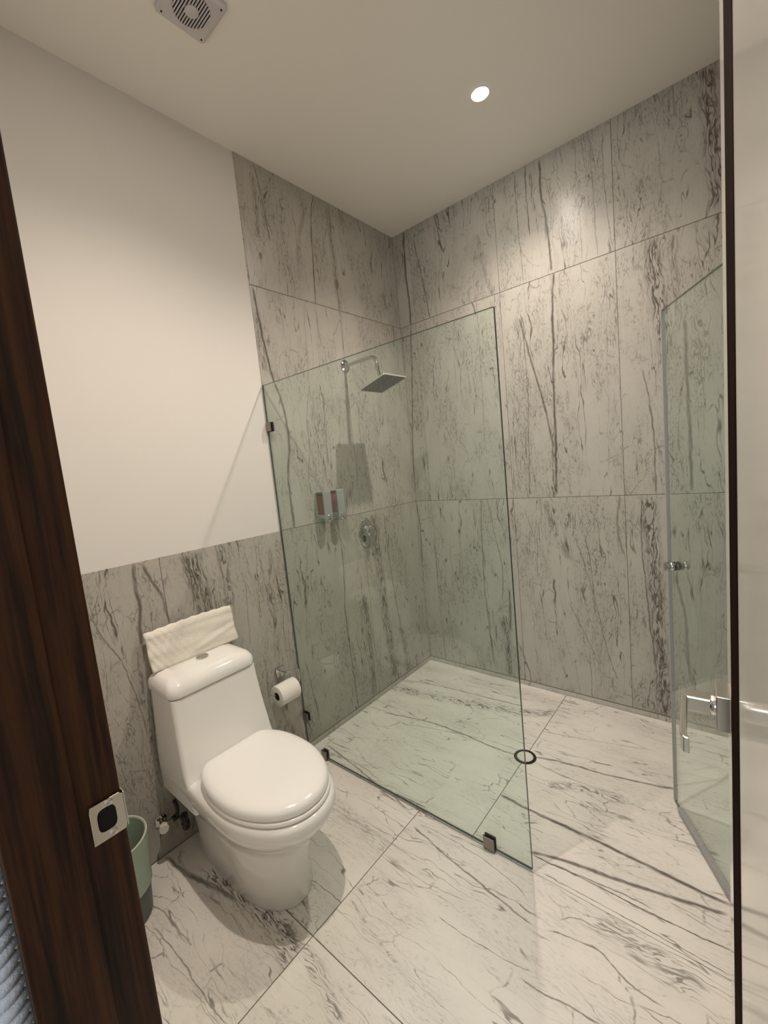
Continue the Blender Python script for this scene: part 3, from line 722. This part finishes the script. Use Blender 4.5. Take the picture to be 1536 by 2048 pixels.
bm = NB(); loft(bm, [outline(inset(DS, .006), .4055), outline(DS, .409), outline(DS, .417), outline(inset(DS, .004), .4215)]); link('seat', bm, M['seatplastic'], to, smooth=True, angle=50)
bm = NB(); loft(bm, [outline(inset(D1, .006), .4235), outline(D1, .427), outline(D1, .440), outline(inset(D1, .004), .449), outline(inset(D1, .012), .4555), outline(inset(D1, .028), .4605), outline(inset(D1, .06), .4635), outline(inset(D1, .12), .465)])
link('seat_cover', bm, M['seatplastic'], to, smooth=True, angle=50)
for s in (-1, 1):
    bm = NB(); tube(bm, [(.276, s*.075-.022, .416), (.276, s*.075+.022, .416)], .009, 14); link('hinge', bm, M['seatplastic'], to, smooth=True)

# folded towel leaning on the wall on top of the tank
def towel():
    bm = NB(); nu, nv = 64, 26
    rnd = random.Random(4)
    wl_, hl = 0.366, 0.152
    grid = {}
    for side in (0, 1):
        for i in range(nu+1):
            for j in range(nv+1):
                u = i/nu; v = j/nv
                y = (u-0.5)*wl_ + 0.0015*math.sin(9*v+1.3)
                z = v*hl
                edge = min(1.0, 8*min(u, 1-u))*min(1.0, 6*min(v, 1-v))
                th = 0.006 + 0.010*math.sqrt(max(edge, 0))
                if v > 0.80: th += 0.008*math.sin(math.pi*(v-0.80)/0.20)      # rolled top hem
                b = 0.0
                if side == 0:
                    wq = max(0.0, 1-u/0.55)
                    b += 0.0035*wq*math.sin(u*wl_*2*math.pi/0.026)*math.sin(0.6+v*hl*2*math.pi/0.05)
                    b += 0.0025*math.sin(7*u+2+5*v)*math.sin(11*v-3*u)
                    dq = (v-0.15) - 0.55*(u-0.45)
                    b += 0.0035*math.exp(-(dq/0.06)**2)*max(0, min(1, (u-0.3)/0.3)) - 0.002*math.exp(-((dq-0.12)/0.06)**2)*max(0, min(1, (u-0.3)/0.3))
                xc = 0.052 - 0.030*v
                x = xc + (th*0.5+b if side == 0 else -th*0.5)
                zz = z + 0.010*math.sin(u*math.pi)*v*0.6 + 0.0015*math.sin(u*50)*v
                grid[side, i, j] = bm.verts.new((x, y, zz))
    for side in (0, 1):
        for i in range(nu):
            for j in range(nv):
                bm.faces.new((grid[side, i, j], grid[side, i+1, j], grid[side, i+1, j+1], grid[side, i, j+1]))
    for i in range(nu):
        for j in (0, nv): bm.faces.new((grid[0, i, j], grid[0, i+1, j], grid[1, i+1, j], grid[1, i, j]))
    for j in range(nv):
        for i in (0, nu): bm.faces.new((grid[0, i, j], grid[0, i, j+1], grid[1, i, j+1], grid[1, i, j]))
    return bm
tw = link('folded_towel', towel(), M['towel'], loc=(0.004, -1.712, .7710), smooth=True, angle=180)
tag(tw, 'folded cream towel leaning on the wall on top of the toilet tank', 'towel')

# toilet paper holder and roll
hp = empty('paper_holder', (0, -1.305, .50)); tag(hp, 'chrome toilet paper holder fixed to the stone wall', 'holder')
bm = NB(); box(bm, 0.0, 0.014, -0.024, 0.024, -0.026, 0.026); link('wall_plate', bm, M['chrome'], hp, bevel=0.004)
arm = smooth_path([(0.012, 0.0, 0.004), (0.035, 0.0, 0.006), (0.060, 0.006, 0.008), (0.072, 0.022, 0.008), (0.075, 0.050, 0.008), (0.076, 0.062, 0.000), (0.076, 0.064, -0.020), (0.076, 0.063, -0.050), (0.076, 0.058, -0.062), (0.076, 0.045, -0.066), (0.076, 0.0, -0.066), (0.076, -0.070, -0.066), (0.076, -0.098, -0.064), (0.076, -0.112, -0.055)], 5)
bm = NB(); tube(bm, arm, 0.0042, 12); link('wire_arm', bm, M['chrome'], hp, smooth=True)
rl = empty('toilet_roll', (0.078, -1.305, .425)); tag(rl, 'white toilet paper roll on the chrome holder', 'toilet paper')
bm = NB()
lathe(bm, [(.0205, -.080), (.047, -.080), (.050, -.0785), (.0505, -.070), (.0505, .020), (.050, .0285), (.047, .030), (.0205, .030), (.0205, -.080)], (0, 0, 0), (0, 1, 0), 40, close=False)
link('paper', bm, M['paper'], rl, smooth=True, angle=35)
bm = NB(); lathe(bm, [(.0204, -.079), (.0204, .029), (.0190, .029), (.0190, -.079), (.0204, -.079)], (0, 0, 0), (0, 1, 0), 28, close=False)
link('cardboard_core', bm, M['card'], rl, smooth=True, angle=35)

# supply valve beside the toilet
sv_ = empty('angle_valve', (0, -1.935, .150)); tag(sv_, 'white knobbed angle valve low on the wall beside the toilet', 'valve')
bm = NB(); lathe(bm, [(.024, 0), (.024, .003), (.016, .007)], (0, 0, 0), (1, 0, 0), 24); link('escutcheon', bm, M['chrome'], sv_, smooth=True)
bm = NB(); tube(bm, [(.004, 0, 0), (.045, 0, 0)], .009, 14); tube(bm, [(.035, -.006, 0), (.035, .030, 0)], .008, 14); tube(bm, [(.035, 0.0, -.004), (.035, 0, -.034)], [.007, .0055], 12); link('valve_body', bm, M['brass'], sv_, smooth=True)
bm = NB(); lathe(bm, [(.017, 0), (.019, .003), (.019, .020), (.016, .024)], (.050, -.008, .006), (1, -.35, .15), 8); link('knob', bm, M['liner'], sv_, smooth=True, angle=30)
bm = NB(); tube(bm, smooth_path([(.035, .028, 0), (.038, .046, .004), (.048, .050, .030), (.058, .046, .060), (.062, .040, .088)], 6), .0075, 10); link('hose', bm, M['black'], sv_, smooth=True)
bm = NB(); lathe(bm, [(.013, 0), (.015, .004), (.015, .03), (.011, .034), (.011, .05), (.014, .052), (.014, .066)], (.100, .056, -.022), (.12, -.1, 1), 12); link('inlet_fitting', bm, M['black'], sv_, smooth=True, angle=35)
bm = NB(); lathe(bm, [(.010, 0), (.0115, .004), (.0115, .022), (.010, .026)], (.035, .030, 0), (0, 1, 0), 6); link('coupling_nut', bm, M['black'], sv_)

# waste bin behind the door frame
wbn = empty('waste_bin', (0.140, -2.140, 0)); tag(wbn, 'pale green plastic waste bin with a folded-over liner beside the toilet', 'bin')
bm = NB(); lathe(bm, [(.088, 0), (.092, .004), (.1015, .150), (.1085, .285), (.1105, .289), (.1065, .289), (.099, .150), (.089, .008), (.0, .008)], (0, 0, 0), (0, 0, 1), 40, close=False)
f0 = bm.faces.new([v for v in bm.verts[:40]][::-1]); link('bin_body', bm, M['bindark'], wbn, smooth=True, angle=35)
bm = NB(); lathe(bm, [(.1040, .112), (.1115, .285), (.1125, .293), (.1105, .296), (.1055, .293), (.0975, .150), (.0965, .149), (.1030, .112), (.1040, .112)], (0, 0, 0), (0, 0, 1), 40, close=False)
link('liner', bm, M['bingreen'], wbn, smooth=True, angle=40)
bm = NB(); lathe(bm, [(.1108, .2915), (.1130, .2935), (.1120, .2970), (.1090, .2960), (.1108, .2915)], (0, 0, 0), (0, 0, 1), 40, close=False)
link('rim', bm, M['liner'], wbn, smooth=True)

# ------------------------------------------------------------------ shower glass
def pane_mesh(L, T, Hh):
    """glass sheet 0..L along x, thickness T about y = 0, faces glass (slot 0), the four edges dark green (slot 1)"""
    bm = NB()
    for f in box(bm, 0, L, -T/2, T/2, 0, Hh):
        n = f.calc_center_median()
        f.material_index = 0 if abs(abs(n.y)-T/2) < 1e-6 else 1
    return bm
GT = 0.010; GH = 1.923
fp = empty('shower_screen', (0.003, YG, 0.012)); tag(fp, 'fixed clear glass shower screen between the toilet and the shower', 'shower screen')
link('pane', pane_mesh(1.2205, GT, GH-0.012), [M['glass'], M['glassedge']], fp)
def clamp(parent, x, z, w, h, y=0.0):
    o = empty('clamp', (x, y, z), parent=parent)
    for s in (-1, 1):
        link('clamp_plate', bx(-w/2, w/2, s*(GT/2+0.0005) if s > 0 else -GT/2-0.0075, GT/2+0.0075 if s > 0 else -GT/2-0.0005, -h/2, h/2), M['bronze'], o, bevel=0.0025)
    link('rubber_pad', bx(-w/2-0.0008, w/2+0.0008, GT/2, GT/2+0.0022, -h/2-0.0012, h/2+0.0012), M['black'], o)
    link('rubber_pad', bx(-w/2-0.0008, w/2+0.0008, -GT/2-0.0022, -GT/2, -h/2-0.0012, h/2+0.0012), M['black'], o)
    return o
clamp(fp, 0.018, 1.721-0.012, 0.036, 0.044)
clamp(fp, 0.018, 0.199-0.012, 0.036, 0.044)
clamp(fp, 0.136, 0.016, 0.036, 0.046)
clamp(fp, 1.058, 0.016, 0.044, 0.050)

# hinged glass door, standing open into the shower
gd = empty('shower_door', (1.902, YG, 0.0)); tag(gd, 'open clear glass shower door with a double chrome knob', 'shower door')
ang = math.atan2(-0.600-YG, 1.586-1.902); gd.rotation_euler = (0, 0, ang)
DL = math.hypot(1.586-1.902, -0.600-YG)
link('pane', pane_mesh(DL, GT, GH-0.022), [M['glass'], M['glassedge']], gd, loc=(0, 0, 0.022))
link('bottom_seal', bx(0.01, DL-0.035, -0.009, 0.009, 0.005, 0.030), M['seal'], gd, bevel=0.003)
link('edge_seal', bx(DL-0.001, DL+0.005, -0.007, 0.007, 0.030, GH), M['seal'], gd, bevel=0.002)
kb = empty('knob', (DL-0.055, 0, 1.008), parent=gd)
for s in (-1, 1):
    bm = NB(); lathe(bm, [(.012, 0), (.012, .003), (.0155, .006), (.0155, .013), (.0125, .017), (.0155, .021), (.0165, .028), (.0155, .032), (.008, .0335)], (0, s*GT/2, 0), (0, s, 0), 24)
    link('knob_half', bm, M['chrome'], kb, smooth=True, angle=45)
    bm = NB(); lathe(bm, [(.0165, 0), (.0165, .0015)], (0, s*(GT/2), 0), (0, s, 0), 24); link('washer', bm, M['black'], kb)
for z in (0.25, 1.70):
    link('hinge', bx(0.006, 0.055, -0.016, 0.016, z-0.045, z+0.045), M['steel'], gd, bevel=0.003)

# ------------------------------------------------------------------ shower fittings
SHC = Vector((0.292, -0.609, 1.923)); TILT = 0.266; HB = 0.098
sh = empty('rain_shower', (0, -0.59, 2.082)); tag(sh, 'square chrome rain shower head on a bent wall arm', 'shower head')
bm = NB(); lathe(bm, [(.036, 0.0), (.036, .005), (.026, .012), (.013, .016)], (0, 0, 0), (1, 0, 0), 30); link('wall_flange', bm, M['chrome'], sh, smooth=True)
ap = smooth_path([(0.004, 0, 0), (0.10, -0.004, 0.002), (0.20, -0.010, 0.000), (0.235, -0.014, -0.006), (0.257, -0.016, -0.026), (0.265, -0.018, -0.055), (0.270, -0.019, -0.085), (0.276, -0.019, -0.120), (0.283, -0.019, -0.146)], 6)
bm = NB(); tube(bm, ap, 0.0105, 16); link('arm', bm, M['chrome'], sh, smooth=True)
hd = empty('head', SHC-sh.location, parent=sh); hd.rotation_euler = (0, -TILT, 0)
bm = NB(); loft(bm, [rrect(HB, HB, .008, -.004), rrect(HB, HB, .008, .003), rrect(HB-.004, HB-.004, .006, .0055)])
link('plate', bm, M['chromeplate'], hd)
bm = NB(); lathe(bm, [(.028, .004), (.026, .010), (.015, .018), (.014, .030)], (0, 0, 0), (0, 0, 1), 24); link('ball_joint', bm, M['chrome'], hd, smooth=True)
bm = NB(); loft(bm, [rrect(HB-.008, HB-.008, .005, -.0038), rrect(HB-.008, HB-.008, .005, -.0052)]); link('face', bm, M['smoke'], hd)
bm = NB()
for i in range(15):
    for j in range(15):
        cx, cy = -0.083+0.01186*i, -0.083+0.01186*j
        lathe(bm, [(.0030, -.0050), (.0022, -.0085)], (cx, cy, 0), (0, 0, 1), 6)
nz = link('nozzles', bm, M['seal'], hd); nz['kind'] = 'stuff'

mv = empty('shower_valve', (0, -0.562, 1.076)); tag(mv, 'oval chrome shower mixer valve on the stone wall', 'valve')
def ell(ry, rz_, x, n=40): return [Vector((x, ry*math.cos(2*math.pi*k/n), rz_*math.sin(2*math.pi*k/n))) for k in range(n)]
bm = NB(); loft(bm, [ell(.062, .094, 0), ell(.062, .094, .004), ell(.056, .088, .009), ell(.040, .070, .012)]); link('plate', bm, M['chrome'], mv, smooth=True, angle=50)
bm = NB(); lathe(bm, [(.036, .010), (.036, .040), (.032, .050), (.018, .056)], (0, 0, .012), (1, 0, 0), 30); link('cartridge_cap', bm, M['chrome'], mv, smooth=True, angle=45)
bm = NB(); loft(bm, [[Vector((x, y, z)) for x, y in ((.040, -.016), (.056, -.016), (.056, .016), (.040, .016))] for z in (.0, -.03, -.066)]); link('lever', bm, M['chrome'], mv, bevel=0.005)

def dispenser(y, liquid, label):
    d = empty('soap_dispenser', (0, y, 1.20)); tag(d, label, 'dispenser', 'wall soap dispensers in the shower')
    link('back_bracket', bx(0.0, 0.006, -.030, .030, .0, .165), M['silver'], d, bevel=0.002)
    link('bottle', bx(0.007, 0.052, -.027, .027, .045, .150), liquid, d, bevel=0.004)
    link('cap', bx(0.006, 0.056, -.028, .028, .1505, .166), M['smoke'], d, bevel=0.003)
    link('base', bx(0.006, 0.054, -.028, .028, .020, .0445), M['silver'], d, bevel=0.004)
    link('front_panel', bx(0.0545, 0.068, -.028, .028, -.002, .170), M['silver'], d, bevel=0.005)
    bm = NB(); lathe(bm, [(.0215, 0), (.0215, .006), (.017, .011), (.008, .013)], (.066, 0, .020), (1, 0, 0), 28); link('push_button', bm, M['chrome'], d, smooth=True)
    return d
dispenser(-0.905, M['amber'], 'silver wall soap dispenser holding amber liquid')
dispenser(-0.805, M['pink'], 'silver wall soap dispenser holding pink liquid')

dr = empty('floor_drain', (0.978, -0.638, 0.0)); tag(dr, 'round floor drain with a dark ring and stone insert', 'drain')
bm = NB(); lathe(bm, [(.038, .0004), (.0385, .0022), (.0515, .0022), (.053, .0004), (.038, .0004)], (0, 0, 0), (0, 0, 1), 40, close=False); link('ring', bm, M['black'], dr, smooth=True, angle=35)
bm = NB(); lathe(bm, [(.037, .0003), (.037, .0019), (.0365, .0021)], (0, 0, 0), (0, 0, 1), 36); link('insert', bm, marble('marble_drain', 1, 0, .08, .08, [], 91, .25, FT, .5), dr)

# ------------------------------------------------------------------ entry door, swung open against the right-hand wall
KD, ED = 0.074, 0.040
dx0 = CAM.x + ED - KD*(YF-CAM.y)
d1 = empty('door_1', (dx0, YF, 0.0)); d1['kind'] = 'structure'
d1['label'] = 'white lacquered entry door with a dark vertical strip and lever handle, open to the right'
d1.rotation_euler = (0, 0, math.atan2(1.0, -KD) - math.pi/2)      # local +y runs from the hinge to the free edge, local -x faces the room
SS = math.hypot(1.0, KD)
s_of = lambda s: (s - (YF-CAM.y))*SS
LE = s_of(0.842); b0_, b1_ = s_of(0.625), s_of(0.752)
bm = NB(); box(bm, 0.0, 0.040, 0.004, b0_, 0.008, DOORH-0.004); link('leaf', bm, M['doorwhite'], d1, bevel=0.001)
bm = NB(); box(bm, -0.0006, 0.0406, b0_, b1_, 0.008, DOORH-0.004); link('dark_strip', bm, M['stripdark'], d1)  # full-height near-black grained strip between the two white parts of the leaf
bm = NB(); box(bm, 0.0, 0.040, b1_, LE, 0.008, DOORH-0.004); link('leaf_edge', bm, M['doorwhite'], d1, bevel=0.001)
RY = s_of(0.790); RZ = 1.055
for sgn, nm in ((-1, 'lever_handle'), (1, 'lever_handle')):
    hdl = empty(nm, (0.0 if sgn < 0 else 0.040, RY, RZ), parent=d1)
    X = lambda a, b: (min(sgn*a, sgn*b), max(sgn*a, sgn*b))
    link('rosette', bx(*X(0.0, 0.018), -.026, .026, -.028, .028), M['nickel'], hdl, bevel=0.0015)
    x0, x1 = X(0.009, 0.022); bm = NB(); lathe(bm, [(.0155, .017), (.0155, .023), (.0140, .025)], (0, 0, 0), (sgn, 0, 0), 24); link('collar', bm, M['nickel'], hdl, smooth=True)
    bm = NB(); box(bm, *X(0.022, 0.060), -.0120, .0120, -.0130, .0130); link('neck', bm, M['nickel'], hdl, bevel=0.003)
    bm = NB(); P = [(0.0105, .0), (-.030, .0), (-.070, .0), (-.105, .0), (-.118, .001), (-.126, .004)]
    rr = []
    for yy, off in P:
        hh = 0.0125
        xo = sgn*(0.062-off); xi = sgn*(0.062-off-0.0085)
        rr.append([Vector((xi, yy, -hh)), Vector((xo, yy, -hh)), Vector((xo, yy, hh)), Vector((xi, yy, hh))])
    loft(bm, rr); link('grip', bm, M['nickel'], hdl, bevel=0.002)
for z in (0.25, 1.2, 2.2):
    bm = NB(); tube(bm, [(0.044, 0.0, z-.05), (0.044, 0.0, z+.05)], .006, 10); link('hinge', bm, M['steel'], d1, smooth=True)

# ------------------------------------------------------------------ knitted robe on a hook outside, beside the frame
rb = empty('knitted_robe', (1.073, YO-0.004, 0.0)); tag(rb, 'pale blue-grey cable knit robe hanging outside the door frame', 'robe')
def robe():
    bm = NB(); n = 40; rings = []
    for k in range(40):
        z = 0.30 + 0.86*k/39
        q = 1.0 - 0.55*max(0, (z-1.02)/0.14)**2
        ring = []
        for i in range(n):
            a = 2*math.pi*i/n
            ring.append(Vector((0.062*q*math.copysign(abs(math.cos(a))**0.35, math.cos(a)), -0.055 + 0.052*q*math.copysign(abs(math.sin(a))**0.35, math.sin(a)), z)))
        rings.append(ring)
    loft(bm, rings); return bm
body = link('cloth', robe(), M['robe'], rb, smooth=True, angle=180)
def ellipsoid(bm, c, ax, seg=10, rg=6):
    """ax: three half-axis vectors"""
    vs_ = []
    for i in range(rg+1):
        ph = math.pi*i/rg
        vs_.append([bm.verts.new(Vector(c)+ax[0]*math.sin(ph)*math.cos(2*math.pi*j/seg)+ax[1]*math.sin(ph)*math.sin(2*math.pi*j/seg)+ax[2]*math.cos(ph)) for j in range(seg)] if 0 < i < rg else [bm.verts.new(Vector(c)+ax[2]*math.cos(ph))])
    for i in range(rg):
        A, Bq = vs_[i], vs_[i+1]
        for j in range(seg):
            k = (j+1) % seg
            if len(A) == 1: bm.faces.new((A[0], Bq[j], Bq[k]))
            elif len(Bq) == 1: bm.faces.new((A[j], Bq[0], A[k]))
            else: bm.faces.new((A[j], Bq[j], Bq[k], A[k]))
for cidx, (yy, sgn) in enumerate(((-0.016, 1), (-0.052, -1), (-0.088, 1))):
    bm = NB()
    for k in range(46):
        z = 0.32 + 0.0175*k
        dirv = Vector((0, math.cos(0.55), sgn*math.sin(0.55)))
        ellipsoid(bm, (0.058, yy, z), (Vector((0.011, 0, 0)), Vector((0, -dirv.z, dirv.y))*0.0095, dirv*0.0195))
    link('cable_column', bm, M['robe'], body, smooth=True, angle=180)
hk = empty('robe_hook', (1.073, YO, 1.175)); tag(hk, 'steel wall hook holding the knitted robe', 'hook')
bm = NB(); lathe(bm, [(.018, 0), (.018, .004), (.014, .006)], (0, 0, 0), (0, -1, 0), 20); link('rose', bm, M['steel'], hk, smooth=True)
bm = NB(); tube(bm, smooth_path([(0, -.004, 0), (0, -.035, -.008), (0, -.055, -.010), (0, -.068, .008)], 5), .005, 10); link('peg', bm, M['steel'], hk, smooth=True)
